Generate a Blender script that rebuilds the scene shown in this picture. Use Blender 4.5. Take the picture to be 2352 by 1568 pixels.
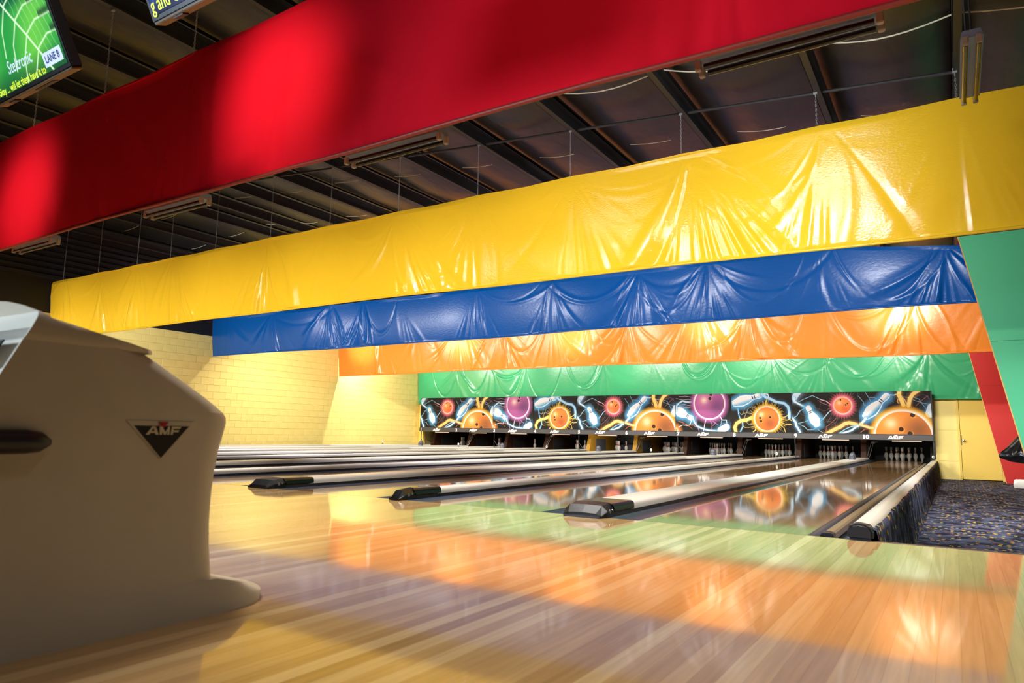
import bpy, bmesh, math, random
import numpy as np
from mathutils import Vector, Matrix
random.seed(7)
for o in list(bpy.data.objects): bpy.data.objects.remove(o)
S = bpy.context.scene
COL = S.collection
PI = math.pi

# ------------------------------------------------------------------ camera
FPX = 1592.8
cam_d = bpy.data.cameras.new('camera'); cam = bpy.data.objects.new('camera', cam_d); COL.objects.link(cam)
cam_d.sensor_width = 36.0; cam_d.lens = FPX / 2352 * 36.0
CAM = Vector((0.765, -4.4655, 0.56)); YAW, PIT, ROL = -0.5667, 0.1318, 0.0191
fw = Vector((math.sin(YAW)*math.cos(PIT), math.cos(YAW)*math.cos(PIT), math.sin(PIT)))
rt = Vector((math.cos(YAW), -math.sin(YAW), 0)); up = rt.cross(fw)
r2 = rt*math.cos(ROL) + up*math.sin(ROL); u2 = up*math.cos(ROL) - rt*math.sin(ROL)
cam.matrix_world = Matrix(((r2.x, u2.x, -fw.x, CAM.x), (r2.y, u2.y, -fw.y, CAM.y), (r2.z, u2.z, -fw.z, CAM.z), (0, 0, 0, 1)))
cam_d.dof.use_dof = True; cam_d.dof.focus_distance = 17.0; cam_d.dof.aperture_fstop = 4.5
cam_d.clip_end = 200
S.camera = cam
S.view_settings.view_transform = 'Standard'; S.view_settings.look = 'None'
S.view_settings.exposure = 0.0; S.view_settings.gamma = 1.0; S.view_settings.use_curve_mapping = False

# ------------------------------------------------------------------ world and lights
w = bpy.data.worlds.new('world'); S.world = w; w.use_nodes = True
w.node_tree.nodes['Background'].inputs[0].default_value = (0.9, 0.92, 1.0, 1)
w.node_tree.nodes['Background'].inputs[1].default_value = 0.02

def aim(o, target):
    o.rotation_euler = (Vector(target) - o.location).to_track_quat('-Z', 'Y').to_euler()
def area(loc, target, sx, sy, power, col=(1, .93, .82), spread=180):
    d = bpy.data.lights.new('area_lamp', 'AREA'); d.shape = 'RECTANGLE'; d.size = sx; d.size_y = sy
    d.energy = power; d.color = col; d.spread = math.radians(spread)
    o = bpy.data.objects.new('area_lamp', d); COL.objects.link(o); o.location = loc; aim(o, target); return o
def spot(loc, target, power, cone, blend=.6, rad=.06, col=(1, .9, .75)):
    d = bpy.data.lights.new('spot_lamp', 'SPOT'); d.energy = power; d.spot_size = math.radians(cone); d.spot_blend = blend
    d.shadow_soft_size = rad; d.color = col
    o = bpy.data.objects.new('spot_lamp', d); COL.objects.link(o); o.location = loc; aim(o, target); return o

# concourse ceiling lights behind the camera and added unseen downlights that brighten the approach
for x in (-13, -8, -3, 1.5):
    area((x, -8.0, 4.1), (x, -8.0, 0), 2.2, .9, 60, (.86, .93, 1.0), 110)
for x in (-14.5, -11.5, -8.5, -5.5, -2.6):
    area((x, -3.2, 4.2), (x, -2.6, 0), 1.2, .7, 38, (1, .95, .88), 72)
area((1.3, -3.0, 4.2), (1.3, -2.6, 0), 1.2, .7, 28, (1, .95, .88), 72)
# added cool fill from behind left, aimed at the ball return hood
area((-7.5, -10.5, 2.6), (-1.4, -3.6, .8), 2.5, 1.6, 130, (.66, .82, 1.0), 50)
# added cool fill that lifts the roof insulation behind the red banner
area((-.6, -.3, 4.0), (-.6, 2.6, 4.9), 1.6, .3, 34, (.8, .9, 1.0), 120)
area((-4.2, -.3, 4.0), (-4.2, 2.6, 5.2), 1.6, .3, 12, (.8, .9, 1.0), 120)
# spots on the red banner
spot((-3.3, -4.8, 4.1), (-3.62, -1.1, 3.2), 900, 26, 1., .3)
spot((-7.4, -4.8, 4.1), (-7.85, -1.1, 3.05), 800, 26, 1., .3)
spot((.4, -5.0, 4.1), (-.9, -1.1, 3.15), 190, 44, 1., .12)
# floods behind the red banner onto the yellow one
for x in (-16.2, -13.6, -11.0, -8.4, -5.8, -3.2, -.6):
    area((x, -.75, 3.0), (x, 3.32, 2.5), 1.5, .07, 20, (1, .95, .85), 60)
for x in (-15.2, -11.2, -7.2, -3.4, -.6, 2.2):  # added downward fill for the lane fronts and the far approach
    area((x+.6, .9, 3.75), (x+.6, .5, 0), 1.1, .6, 56, (1, .95, .9), 84)
# behind the yellow banner onto the blue one and the lanes below
for x in (-15.6, -11.9, -8.0, -4.1, -.2):
    area((x, 3.75, 3.15), (x, 7.6, 2.6), 1.1, .3, 58, (.97, .97, 1.0), 150)
    area((x+1.9, 4.6, 3.6), (x+1.9, 5.4, 0), .9, .4, 95, (.97, .97, 1.0), 90)
# behind the blue banner: spot plus spill onto orange, the lanes and the wall
for x in (-16.0, -11.9, -8.05, -4.2, -.15):
    spot((x, 8.4, 3.5), (x, 12.5, 3.5), 1000, 26, 1., .08)
    area((max(x, -15.0), 8.4, 3.5), (max(x, -15.0), 10.2, 1.6), 1.0, .1, 170, (1, .94, .80))
# behind the orange banner onto green, the wall and the masks
for x in (-16.3, -12.5, -8.3, -4.3, -.6):
    area((x, 12.85, 3.4), (x, 15.2, 1.2), 1.1, .1, 160, (1, .96, .86))
    spot((x, 12.9, 3.4), (x, 16.83, 2.9), 230, 26, 1., .08, col=(1, .96, .86))

# ------------------------------------------------------------------ materials
def lin(c):
    c = [v/255. for v in c]
    return tuple(v/12.92 if v <= .04045 else ((v+.055)/1.055)**2.4 for v in c) + (1.,)
MATS = {}
def mat(name, rgb, rough=.5, metal=0., spec=.5, coat=0., bump=None, noise=None, emit=None, ior=None):
    """bump=(scale xyz, strength, dist); noise=(scale xyz, amount)"""
    m = bpy.data.materials.new(name); m.use_nodes = True; nt = m.node_tree; b = nt.nodes['Principled BSDF']
    b.inputs['Base Color'].default_value = lin(rgb); b.inputs['Roughness'].default_value = rough
    b.inputs['Metallic'].default_value = metal; b.inputs['Specular IOR Level'].default_value = spec
    b.inputs['Coat Weight'].default_value = coat
    if ior: b.inputs['IOR'].default_value = ior
    tc = nt.nodes.new('ShaderNodeTexCoord')
    def nz(scale, detail=4):
        mp = nt.nodes.new('ShaderNodeMapping'); mp.inputs['Scale'].default_value = scale
        nt.links.new(tc.outputs['Object'], mp.inputs['Vector'])
        n = nt.nodes.new('ShaderNodeTexNoise'); n.inputs['Scale'].default_value = 1; n.inputs['Detail'].default_value = detail
        nt.links.new(mp.outputs[0], n.inputs['Vector']); return n
    if noise:
        n = nz(noise[0]); mx = nt.nodes.new('ShaderNodeMixRGB'); mx.blend_type = 'MULTIPLY'
        mr = nt.nodes.new('ShaderNodeMapRange'); mr.inputs[1].default_value = .3; mr.inputs[2].default_value = .7
        mr.inputs[3].default_value = 1-noise[1]; mr.inputs[4].default_value = 1+noise[1]*.4
        nt.links.new(n.outputs[0], mr.inputs[0]); mx.inputs[0].default_value = 1
        mx.inputs[1].default_value = lin(rgb); nt.links.new(mr.outputs[0], mx.inputs[2]); nt.links.new(mx.outputs[0], b.inputs['Base Color'])
    if bump:
        n = nz(bump[0]); bp = nt.nodes.new('ShaderNodeBump'); bp.inputs['Strength'].default_value = bump[1]; bp.inputs['Distance'].default_value = bump[2]
        nt.links.new(n.outputs[0], bp.inputs['Height']); nt.links.new(bp.outputs[0], b.inputs['Normal'])
    if emit:
        b.inputs['Emission Color'].default_value = lin(rgb); b.inputs['Emission Strength'].default_value = emit
    MATS[name] = m; return m

mat('black', (14, 14, 15), .5); mat('black_gloss', (16, 17, 20), .22); mat('dark_rubber', (28, 30, 38), .35); mat('nose_rubber', (15, 16, 21), .4, spec=.35)
mat('steel', (150, 150, 150), .35, .8); mat('hem_red', (140, 40, 24), .5); mat('white_plastic', (225, 225, 220), .4); mat('zinc', (170, 171, 174), .45, .3)
mat('ceiling_dark', (18, 18, 19), .8); mat('purlin', (44, 46, 49), .55)
mat('insulation', (24, 25, 27), .38, bump=((3, 1.2, 3), .4, .05)); mat('strap', (226, 220, 196), .6)
mat('wall_yellow', (247, 227, 138), .55, noise=((2, 2, 2), .05)); mat('wall_black', (20, 20, 21), .6)
mat('siding', (34, 35, 38), .45); mat('wall_dim', (92, 84, 70), .8)
mat('door_yellow', (232, 200, 92), .5); mat('knob', (190, 180, 150), .25, .9)
mat('lane_wood', (150, 116, 78), .05, spec=.6, noise=((26, .9, 1), .35)); mat('deck_wood', (172, 134, 88), .12, noise=((26, .9, 1), .3))
mat('gutter', (84, 90, 106), .2); mat('cap_grey', (214, 208, 198), .25); mat('divider_side', (38, 36, 36), .45)
mat('hood_grey', (70, 76, 90), .35); mat('rail_tan', (120, 104, 80), .3)
mat('kick_wood', (74, 40, 16), .5, noise=((3, 3, 3), .3)); mat('kick_yellow', (214, 160, 52), .5); mat('kick_grey', (112, 118, 124), .6)
mat('pin_white', (235, 232, 222), .25); mat('pin_red', (170, 34, 30), .3)
mat('mask_black', (30, 28, 26), .5); mat('rail_dark', (58, 56, 58), .4); mat('print_white', (235, 235, 235), .5); mat('strip_pale', (180, 160, 140), .4)
mat('v_red', (212, 8, 34), .8, spec=.12, bump=((260, 260, 260), .12, .002))
mat('v_yellow', (252, 206, 46), .15, spec=.5, bump=((30, 30, 60), .5, .004))
mat('v_blue', (0, 92, 178), .27, spec=.5, bump=((18, 18, 30), .3, .006))
mat('v_orange', (255, 146, 52), .3, spec=.55, bump=((9, 9, 12), .3, .01))
mat('v_green', (62, 174, 118), .28, spec=.55, bump=((8, 8, 10), .3, .01))
mat('wing_green', (80, 192, 136), .55); mat('wing_red', (196, 32, 28), .5); mat('edge_tan', (224, 176, 96), .6)
mat('holder', (168, 156, 140), .5); mat('fixture', (140, 152, 176), .35, .1); mat('uv_tube', (20, 14, 12), .08); mat('uv_tube_amber', (96, 66, 14), .1)
mat('tv_case', (9, 9, 10), .4); mat('tv_under', (120, 92, 50), .5)
mat('return_shell', (196, 189, 172), .38, noise=((3, 3, 3), .06)); mat('logo_black', (10, 11, 12), .4); mat('logo_red', (165, 24, 14), .4); mat('logo_cream', (200, 192, 162), .5)
mat('bag', (12, 13, 15), .22, bump=((7, 7, 7), .3, .02)); mat('white_cloth', (228, 226, 222), .8); mat('trim_metal', (84, 80, 78), .4, .5)

def approach_mat():
    m = bpy.data.materials.new('approach_wood'); m.use_nodes = True; nt = m.node_tree; b = nt.nodes['Principled BSDF']
    oi = nt.nodes.new('ShaderNodeObjectInfo'); g = nt.nodes.new('ShaderNodeNewGeometry'); ad = nt.nodes.new('ShaderNodeMath'); ad.operation = 'ADD'
    fr = nt.nodes.new('ShaderNodeMath'); fr.operation = 'FRACT'
    nt.links.new(oi.outputs['Random'], ad.inputs[0]); nt.links.new(g.outputs['Random Per Island'], ad.inputs[1]); nt.links.new(ad.outputs[0], fr.inputs[0])
    cr = nt.nodes.new('ShaderNodeValToRGB'); e = cr.color_ramp.elements
    e[0].color = lin((178, 140, 90)); e[0].position = 0; e[1].color = lin((220, 190, 138)); e[1].position = 1
    x = e.new(.45); x.color = lin((190, 152, 100)); x = e.new(.8); x.color = lin((200, 163, 110))
    nt.links.new(fr.outputs[0], cr.inputs[0])
    tc = nt.nodes.new('ShaderNodeTexCoord'); mp = nt.nodes.new('ShaderNodeMapping'); mp.inputs['Scale'].default_value = (60, 2.2, 1)
    nt.links.new(g.outputs['Position'], mp.inputs['Vector'])
    n = nt.nodes.new('ShaderNodeTexNoise'); n.inputs['Scale'].default_value = 1; n.inputs['Detail'].default_value = 5; nt.links.new(mp.outputs[0], n.inputs['Vector'])
    mr = nt.nodes.new('ShaderNodeMapRange'); mr.inputs[1].default_value = .3; mr.inputs[2].default_value = .7; mr.inputs[3].default_value = .86; mr.inputs[4].default_value = 1.08
    nt.links.new(n.outputs[0], mr.inputs[0])
    mx = nt.nodes.new('ShaderNodeMixRGB'); mx.blend_type = 'MULTIPLY'; mx.inputs[0].default_value = 1
    nt.links.new(cr.outputs[0], mx.inputs[1]); nt.links.new(mr.outputs[0], mx.inputs[2]); nt.links.new(mx.outputs[0], b.inputs['Base Color'])
    b.inputs['Roughness'].default_value = .06; b.inputs['Specular IOR Level'].default_value = .5
    return m
MATS['approach_wood'] = approach_mat()

def carpet_mat():
    m = bpy.data.materials.new('carpet'); m.use_nodes = True; nt = m.node_tree; b = nt.nodes['Principled BSDF']
    g = nt.nodes.new('ShaderNodeNewGeometry'); b.inputs['Roughness'].default_value = .95; b.inputs['Specular IOR Level'].default_value = .1
    v = nt.nodes.new('ShaderNodeTexVoronoi'); v.inputs['Scale'].default_value = 18; nt.links.new(g.outputs['Position'], v.inputs['Vector'])
    n = nt.nodes.new('ShaderNodeTexNoise'); n.inputs['Scale'].default_value = 5; n.inputs['Detail'].default_value = 3; nt.links.new(g.outputs['Position'], n.inputs['Vector'])
    base = nt.nodes.new('ShaderNodeValToRGB'); base.color_ramp.elements[0].color = lin((31, 30, 38)); base.color_ramp.elements[0].position = .42
    base.color_ramp.elements[1].color = lin((76, 79, 98)); base.color_ramp.elements[1].position = .58; nt.links.new(n.outputs[0], base.inputs[0])
    sp = nt.nodes.new('ShaderNodeSeparateColor'); nt.links.new(v.outputs['Color'], sp.inputs[0])
    fc = nt.nodes.new('ShaderNodeValToRGB'); fc.color_ramp.interpolation = 'CONSTANT'; e = fc.color_ramp.elements
    e[0].color = lin((196, 160, 60)); e[0].position = 0; e[1].color = lin((120, 50, 46)); e[1].position = .5
    x = e.new(.7); x.color = lin((60, 96, 80)); x = e.new(.85); x.color = lin((120, 124, 150))
    nt.links.new(sp.outputs[1], fc.inputs[0])
    lt = nt.nodes.new('ShaderNodeMath'); lt.operation = 'LESS_THAN'; lt.inputs[1].default_value = .55; nt.links.new(sp.outputs[0], lt.inputs[0])
    ld = nt.nodes.new('ShaderNodeMath'); ld.operation = 'LESS_THAN'; ld.inputs[1].default_value = .34; nt.links.new(v.outputs['Distance'], ld.inputs[0])
    mu = nt.nodes.new('ShaderNodeMath'); mu.operation = 'MULTIPLY'; nt.links.new(lt.outputs[0], mu.inputs[0]); nt.links.new(ld.outputs[0], mu.inputs[1])
    mx = nt.nodes.new('ShaderNodeMixRGB'); nt.links.new(mu.outputs[0], mx.inputs[0]); nt.links.new(base.outputs[0], mx.inputs[1]); nt.links.new(fc.outputs[0], mx.inputs[2])
    nt.links.new(mx.outputs[0], b.inputs['Base Color']); return m
MATS['carpet'] = carpet_mat()

def vcol_mat(name, emit=0., rough=.45):
    m = bpy.data.materials.new(name); m.use_nodes = True; nt = m.node_tree; b = nt.nodes['Principled BSDF']
    a = nt.nodes.new('ShaderNodeVertexColor'); a.layer_name = 'print'
    b.inputs['Roughness'].default_value = rough
    if emit:
        b.inputs['Base Color'].default_value = (0.01, .01, .01, 1)
        nt.links.new(a.outputs[0], b.inputs['Emission Color']); b.inputs['Emission Strength'].default_value = emit
    else: nt.links.new(a.outputs[0], b.inputs['Base Color'])
    MATS[name] = m
vcol_mat('mask_print', 0., .6); MATS['mask_print'].node_tree.nodes['Principled BSDF'].inputs['Specular IOR Level'].default_value = .15; vcol_mat('tv_screen', 1.25, .2)

# ------------------------------------------------------------------ mesh helpers
class MB:
    def __init__(s): s.v = []; s.f = []; s.mi = []
    def add(s, vs, fs, mi=0):
        k = len(s.v); s.v += [tuple(p) for p in vs]; s.f += [tuple(i+k for i in f) for f in fs]; s.mi += [mi]*len(fs); return s
    def box(s, a, b, mi=0):
        x0, y0, z0 = a; x1, y1, z1 = b
        return s.add([(x0,y0,z0),(x1,y0,z0),(x1,y1,z0),(x0,y1,z0),(x0,y0,z1),(x1,y0,z1),(x1,y1,z1),(x0,y1,z1)],
                     [(3,2,1,0),(4,5,6,7),(0,1,5,4),(1,2,6,5),(2,3,7,6),(3,0,4,7)], mi)
    def prism(s, poly, axis, a, b, mi=0):
        """extrude 2-D polygon along axis: 'x' poly=(y,z), 'y' poly=(x,z), 'z' poly=(x,y)"""
        def P(q, t): return {'x': (t, q[0], q[1]), 'y': (q[0], t, q[1]), 'z': (q[0], q[1], t)}[axis]
        n = len(poly); vs = [P(q, a) for q in poly] + [P(q, b) for q in poly]
        fs = [tuple(range(n)), tuple(range(2*n-1, n-1, -1))] + [(i, i+n, (i+1) % n+n, (i+1) % n) for i in range(n)]
        return s.add(vs, fs, mi)
    def tube(s, pts, r, n=8, mi=0, cap=True):
        pts = [Vector(p) for p in pts]; rings = []
        rs = r if isinstance(r, (list, tuple)) else [r]*len(pts)
        for i, p in enumerate(pts):
            d = (pts[min(i+1, len(pts)-1)] - pts[max(i-1, 0)]).normalized()
            a = d.cross(Vector((0, 0, 1)) if abs(d.z) < .9 else Vector((1, 0, 0))).normalized(); b = d.cross(a)
            rings.append([p + (a*math.cos(2*PI*j/n) + b*math.sin(2*PI*j/n))*rs[i] for j in range(n)])
        vs = [q for R in rings for q in R]; fs = []
        for i in range(len(pts)-1):
            for j in range(n): fs.append((i*n+j, i*n+(j+1) % n, (i+1)*n+(j+1) % n, (i+1)*n+j))
        if cap: fs += [tuple(range(n-1, -1, -1)), tuple(range((len(pts)-1)*n, len(pts)*n))]
        return s.add(vs, fs, mi)
    def lathe(s, prof, n=16, org=(0, 0, 0), mis=None):
        vs = []; fs = []
        for r, z in prof: vs += [(org[0]+r*math.cos(2*PI*j/n), org[1]+r*math.sin(2*PI*j/n), org[2]+z) for j in range(n)]
        k = len(s.v); s.v += vs
        for i in range(len(prof)-1):
            for j in range(n):
                s.f.append((k+i*n+j, k+i*n+(j+1) % n, k+(i+1)*n+(j+1) % n, k+(i+1)*n+j)); s.mi.append(mis[i] if mis else 0)
        s.f.append(tuple(k+j for j in range(n-1, -1, -1))); s.mi.append(mis[0] if mis else 0)
        s.f.append(tuple(k+(len(prof)-1)*n+j for j in range(n))); s.mi.append(mis[-1] if mis else 0)
        return s
    def mesh(s, name, mats, smooth=False, bevel=0, seg=2):
        me = bpy.data.meshes.new(name); me.from_pydata(s.v, [], s.f); me.update()
        for m in (mats if isinstance(mats, (list, tuple)) else [mats]): me.materials.append(MATS[m])
        me.polygons.foreach_set('material_index', s.mi)
        bm = bmesh.new(); bm.from_mesh(me); bmesh.ops.recalc_face_normals(bm, faces=bm.faces)
        if bevel: bmesh.ops.bevel(bm, geom=[e for e in bm.edges if e.calc_face_angle(0) > .5], offset=bevel, segments=seg, affect='EDGES', clamp_overlap=True)
        bm.to_mesh(me); bm.free()
        if smooth:
            me.polygons.foreach_set('use_smooth', [True]*len(me.polygons))
            me.set_sharp_from_angle(angle=math.radians(smooth if smooth is not True else 40))
        return me
    def build(s, name, mats, parent=None, smooth=False, bevel=0, seg=2, loc=(0, 0, 0)):
        return link(name, s.mesh(name, mats, smooth, bevel, seg), parent, loc)
def link(name, me, parent=None, loc=(0, 0, 0)):
    o = bpy.data.objects.new(name, me); COL.objects.link(o); o.location = loc; o.parent = parent; return o
def thing(name, label, cat, loc=(0, 0, 0), group=None):
    o = bpy.data.objects.new(name, None); o.empty_display_size = .1; COL.objects.link(o); o.location = loc; return tag(o, label, cat, group)
def tag(o, label, cat, group=None):
    o['label'] = label; o['category'] = cat
    if group: o['group'] = group
    return o
def struct(o, label=None):
    o['kind'] = 'structure'
    if label: o['label'] = label
    return o
ORD = ['first', 'second', 'third', 'fourth', 'fifth', 'sixth', 'seventh', 'eighth', 'ninth', 'tenth', 'eleventh', 'twelfth', 'thirteenth', 'fourteenth']
NUM = ['zero', 'one', 'two', 'three', 'four', 'five', 'six', 'seven', 'eight', 'nine', 'ten']

def text_mesh(txt, size, matname, bold=0., sx=1., shear=0., align='CENTER', depth=.0):
    cu = bpy.data.curves.new('t', 'FONT'); cu.body = txt; cu.size = size; cu.offset = bold; cu.shear = shear
    cu.align_x = align; cu.extrude = depth; cu.resolution_u = 3
    o = bpy.data.objects.new('t', cu); COL.objects.link(o)
    dg = bpy.context.evaluated_depsgraph_get(); me = bpy.data.meshes.new_from_object(o.evaluated_get(dg))
    bpy.data.objects.remove(o); bpy.data.curves.remove(cu)
    me.transform(Matrix.Diagonal((sx, 1, 1, 1))); me.materials.clear(); me.materials.append(MATS[matname]); return me

def logo_letters(h, t=.004):
    """the three wide letters as strokes in x-z, width about 4.4 h, centred"""
    mb = MB(); q = []
    q += [[(0,0),(.42,0),(1.02,1),(.72,1)], [(.84,1),(1.14,1),(1.62,0),(1.2,0)], [(.42,.2),(1.3,.2),(1.2,.42),(.6,.42)]]
    q += [[(1.72,0),(2.02,0),(1.94,1),(1.64,1)], [(1.64,1),(1.98,1),(2.42,.32),(2.24,0)], [(2.42,.32),(2.24,0),(2.86,1),(2.9,1)], [(2.24,0),(2.5,0),(2.98,1),(2.76,1)], [(2.68,0),(2.98,0),(2.98,1),(2.7,1)]]
    q += [[(3.1,0),(3.4,0),(3.5,1),(3.2,1)], [(3.3,.74),(4.3,.74),(4.46,1),(3.3,1)], [(3.3,.32),(4.1,.32),(4.22,.56),(3.3,.56)]]
    for k, p in enumerate(q): mb.prism([((a-2.2)*h, b*h) for a, b in p], 'y', -t*(1+.02*k), 0)
    return mb

# ------------------------------------------------------------------ dimensions
LW, G, WD, ND = 1.0541, .2144, .3254, .1321
lanes = {}; dividers = {}; x = 0.
for k in range(10):
    n = 10-k; lanes[n] = (x-LW, x); x -= LW+G; wdt = WD if k % 2 == 0 else ND
    if n == 1: wdt = .16
    dividers[n] = (x-wdt, x); x -= wdt+G          # divider on the left of lane n
XW = -17.2; FLOOR = -.41; YM, ZB, ZT, PW, XM = 16.617, .5777, 1.8666, 1.7117, .2914
def zp(x): return 5.38-.082*abs(x+13.3)
PUR = [-16.65, -15.1, -13.55, -12.35, -10.88, -9.3, -7.8, -6.3, -4.8, -3.31, -1.81, -.3, .98]

# ------------------------------------------------------------------ setting
fl = struct(MB().box((XW, -12, FLOOR-.1), (5.5, 20.3, FLOOR)).build('floor', 'black'), 'dark sub floor under the lanes and the approach')
ap = struct(MB().box((XW, -5.4, FLOOR), (4.6, -.01, -.03)).build('floor', 'approach_wood'), 'light polished wooden approach floor in front of the lanes')
BW = .0535
bme = MB().box((-.5*BW+.0002, -5.4, -.03), (.5*BW-.0002, 0, 0)).mesh('board', 'approach_wood')
nb = int((4.6-XW)/BW); rest = MB(); cnt = 0
for i in range(nb):
    bx = 4.6-BW*(i+.5)
    if bx > 2.4 or cnt >= 300: rest.box((bx-.5*BW+.0002, -5.4, -.03), (bx+.5*BW-.0002, 0, 0))
    else: link('board', bme, ap, (bx, 0, 0)); cnt += 1
o = rest.build('boards', 'approach_wood', ap); o['kind'] = 'stuff'
struct(MB().box((.2, -.012, FLOOR), (4.6, .012, .002)).build('trim_1', 'trim_metal'), 'dark metal nosing along the approach edge by the carpet')
struct(MB().box((.30, .0, FLOOR), (5.5, 17.0, FLOOR+.012)).build('floor', 'carpet'), 'dark blue patterned carpet beside lane ten')
struct(MB().box((XW, -12, FLOOR), (5.5, -5.4, -.002)).build('floor', 'carpet'), 'dark patterned carpet of the concourse behind the approach')

wl = struct(MB().box((XW-.2, -12, FLOOR), (XW-.012, 7.7, 3.18)).box((XW-.2, 7.7, FLOOR), (XW-.012, 20, 3.58)).box((XW-.2, -12, 3.18), (XW, 7.7, 5.3), 1).box((XW-.2, 7.7, 3.58), (XW, 20, 5.3), 1).build('wall_left', ['wall_yellow', 'wall_black']), 'yellow painted block wall with a black upper part')
blk = MB().box((-.012, -.197, -.0975), (0, .197, .0975)).mesh('block', 'wall_yellow', bevel=.004, seg=1)
cand = []; rows = 16
for r in range(-2, rows):
    zc = 3.18-.1-.2*r
    yy = -8+(.2 if r % 2 else 0)
    while yy < 16.8:
        if r >= 0 or yy > 7.9: cand.append((yy, zc))
        yy += .4
vis = sorted([c for c in cand if c[0] > 5.2 and c[1] > -.05], key=lambda c: (c[0]+4.46)**2)[:300]
vs_ = set(vis); rest = MB()
for c in cand:
    if c in vs_: link('block', blk, wl, (XW, c[0], c[1]))
    else: rest.box((XW-.012, c[0]-.197, c[1]-.0975), (XW, c[0]+.197, c[1]+.0975))
o = rest.build('blocks', 'wall_yellow', wl); o['kind'] = 'stuff'
rib = MB().prism([(0, -.06), (.05, -.03), (.05, .03), (0, .06)], 'y', -12, 20)
rib.v = [(XW+a, b, c) for a, b, c in rib.v]; rme = rib.mesh('siding_rib', 'siding')
for k in range(8): link('siding_rib', rme, wl, (0, 0, 4.05+.14*k))
wb = struct(MB().box((XW, 17.0, FLOOR), (-16.95, 17.1, 1.8)).box((.28, 17.0, FLOOR), (.87, 17.1, 1.75)).box((1.74, 17.0, FLOOR), (5.5, 17.1, 1.75))
    .box((.87, 17.0, 1.64), (1.74, 17.1, 1.75)).box((XW, 17.02, 1.75), (5.5, 17.1, 5.6), 1).build('wall_back', ['wall_yellow', 'wall_black']), 'yellow end wall beside the masking units')
struct(MB().box((XW, 20, FLOOR), (.3, 20.1, 1.8)).build('wall_pit', 'black'), 'black back of the pin pits')
struct(MB().box((5.3, -12, FLOOR), (5.5, 17.1, 5)).build('wall_right', 'wall_dim')); struct(MB().box((XW, -12.2, FLOOR), (5.5, -12, 5.6)).build('wall_rear', 'wall_dim'))
# trims of the yellow end wall
for k, (xx, z0, z1) in enumerate([(.86, FLOOR, 1.66), (1.752, FLOOR, 1.66)]):
    struct(MB().box((xx-.03, 16.975, z0), (xx+.02, 17.0, z1)).build('trim_%d' % (k+2), 'door_yellow'), 'yellow door jamb')
for k, zz in enumerate((1.22, .45)):
    link('wall_panel', MB().box((.34, 16.99, zz-.38 if k else zz-.36), (.82, 17.0, zz+.38)).mesh('wall_panel', 'wall_yellow', bevel=.004), wb)
struct(MB().box((-17.12, 16.9, FLOOR), (-16.9, 17.0, 1.62)).build('trim_4', 'door_yellow'), 'yellow frame at the far corner beside mask one')
dr = struct(MB().box((.89, 16.97, FLOOR+.03), (1.722, 17.0, 1.63)).build('door_1', 'door_yellow', bevel=.004), 'plain yellow door with a round knob')
MB().lathe([(.03, 0), (.03, .008), (.014, .012), (.014, .035), (.03, .045), (.034, .06), (.026, .075), (.006, .08)], 14).build('door_knob', 'knob', dr, smooth=True).matrix_local = Matrix.Translation((.95, 16.97, .60)) @ Matrix.Rotation(PI/2, 4, 'X')
link('strike_plate', MB().box((.895, 16.965, .48), (.91, 16.972, .74)).mesh('strike_plate', 'rail_dark'), dr)
for zz in (-.1, 1.3): link('hinge', MB().box((1.71, 16.963, zz-.05), (1.735, 16.972, zz+.05)).mesh('hinge', 'rail_tan'), dr)

# ceiling: deck, sagging insulation between purlins, straps, pipe
ridge = -13.3
ce = struct(MB().prism([(XW, zp(XW)+.30), (ridge, zp(ridge)+.30), (5.5, zp(5.5)+.30), (5.5, zp(5.5)+.4), (ridge, zp(ridge)+.4), (XW, zp(XW)+.4)], 'y', -12, 20.2).build('ceiling', 'ceiling_dark'), 'dark metal roof with black insulation between purlins')
for px in PUR + [2.5, 4.0]:
    z = zp(px)
    MB().box((px-.035, -12, z), (px+.035, 20, z+.022)).box((px-.035, -12, z), (px-.03, 20, z+.2)).box((px-.035, -12, z+.18), (px+.035, 20, z+.2)).build('purlin', 'purlin', ce)
ed = [XW] + PUR + [2.5, 4.0, 5.4]
for a, b in zip(ed[:-1], ed[1:]):
    mb = MB(); nx, ny = 12, 40; rnd = random.Random(int(a*100))
    ph = [rnd.uniform(0, 6) for _ in range(4)]
    for j in range(ny+1):
        y = -8+28*j/ny
        for i in range(nx+1):
            t = i/nx; xx = a+.04+(b-a-.08)*t; s = math.sin(PI*t)
            z = zp(xx)+.26 - (.10+.03*math.sin(y*1.3+ph[0])+.025*math.sin(y*2.9+ph[1]))*s
            mb.v.append((xx, y, z))
    for j in range(ny):
        for i in range(nx): mb.f.append((j*(nx+1)+i, j*(nx+1)+i+1, (j+1)*(nx+1)+i+1, (j+1)*(nx+1)+i)); mb.mi.append(0)
    mb.build('insulation_blanket', 'insulation', ce, smooth=180)
    for ys in (-2.2, 2.62, 4.4, 6.2):
        if b > 1.2 and ys > 3: continue
        def zi(t, y): return zp(a+(b-a)*t)+.24-(.10+.03*math.sin(y*1.3+ph[0])+.025*math.sin(y*2.9+ph[1]))*math.sin(PI*t)
        full = ys < 3
        ts = [k/10 for k in range(11)] if full else [.25+.05*k for k in range(9)]
        MB().tube([(a+(b-a)*t, ys, zi(t, ys)-.015) for t in ts], .008 if full else .005, 5).build('strap', 'strap', ce)
for a, b in zip(PUR[:-1], PUR[1:]):
    MB().tube([(a+.04, 3.42, zp(a)+.04), (b-.03, 3.42, zp(b)+.04)], .018, 6).build('brace_pipe', 'purlin', ce)

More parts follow.
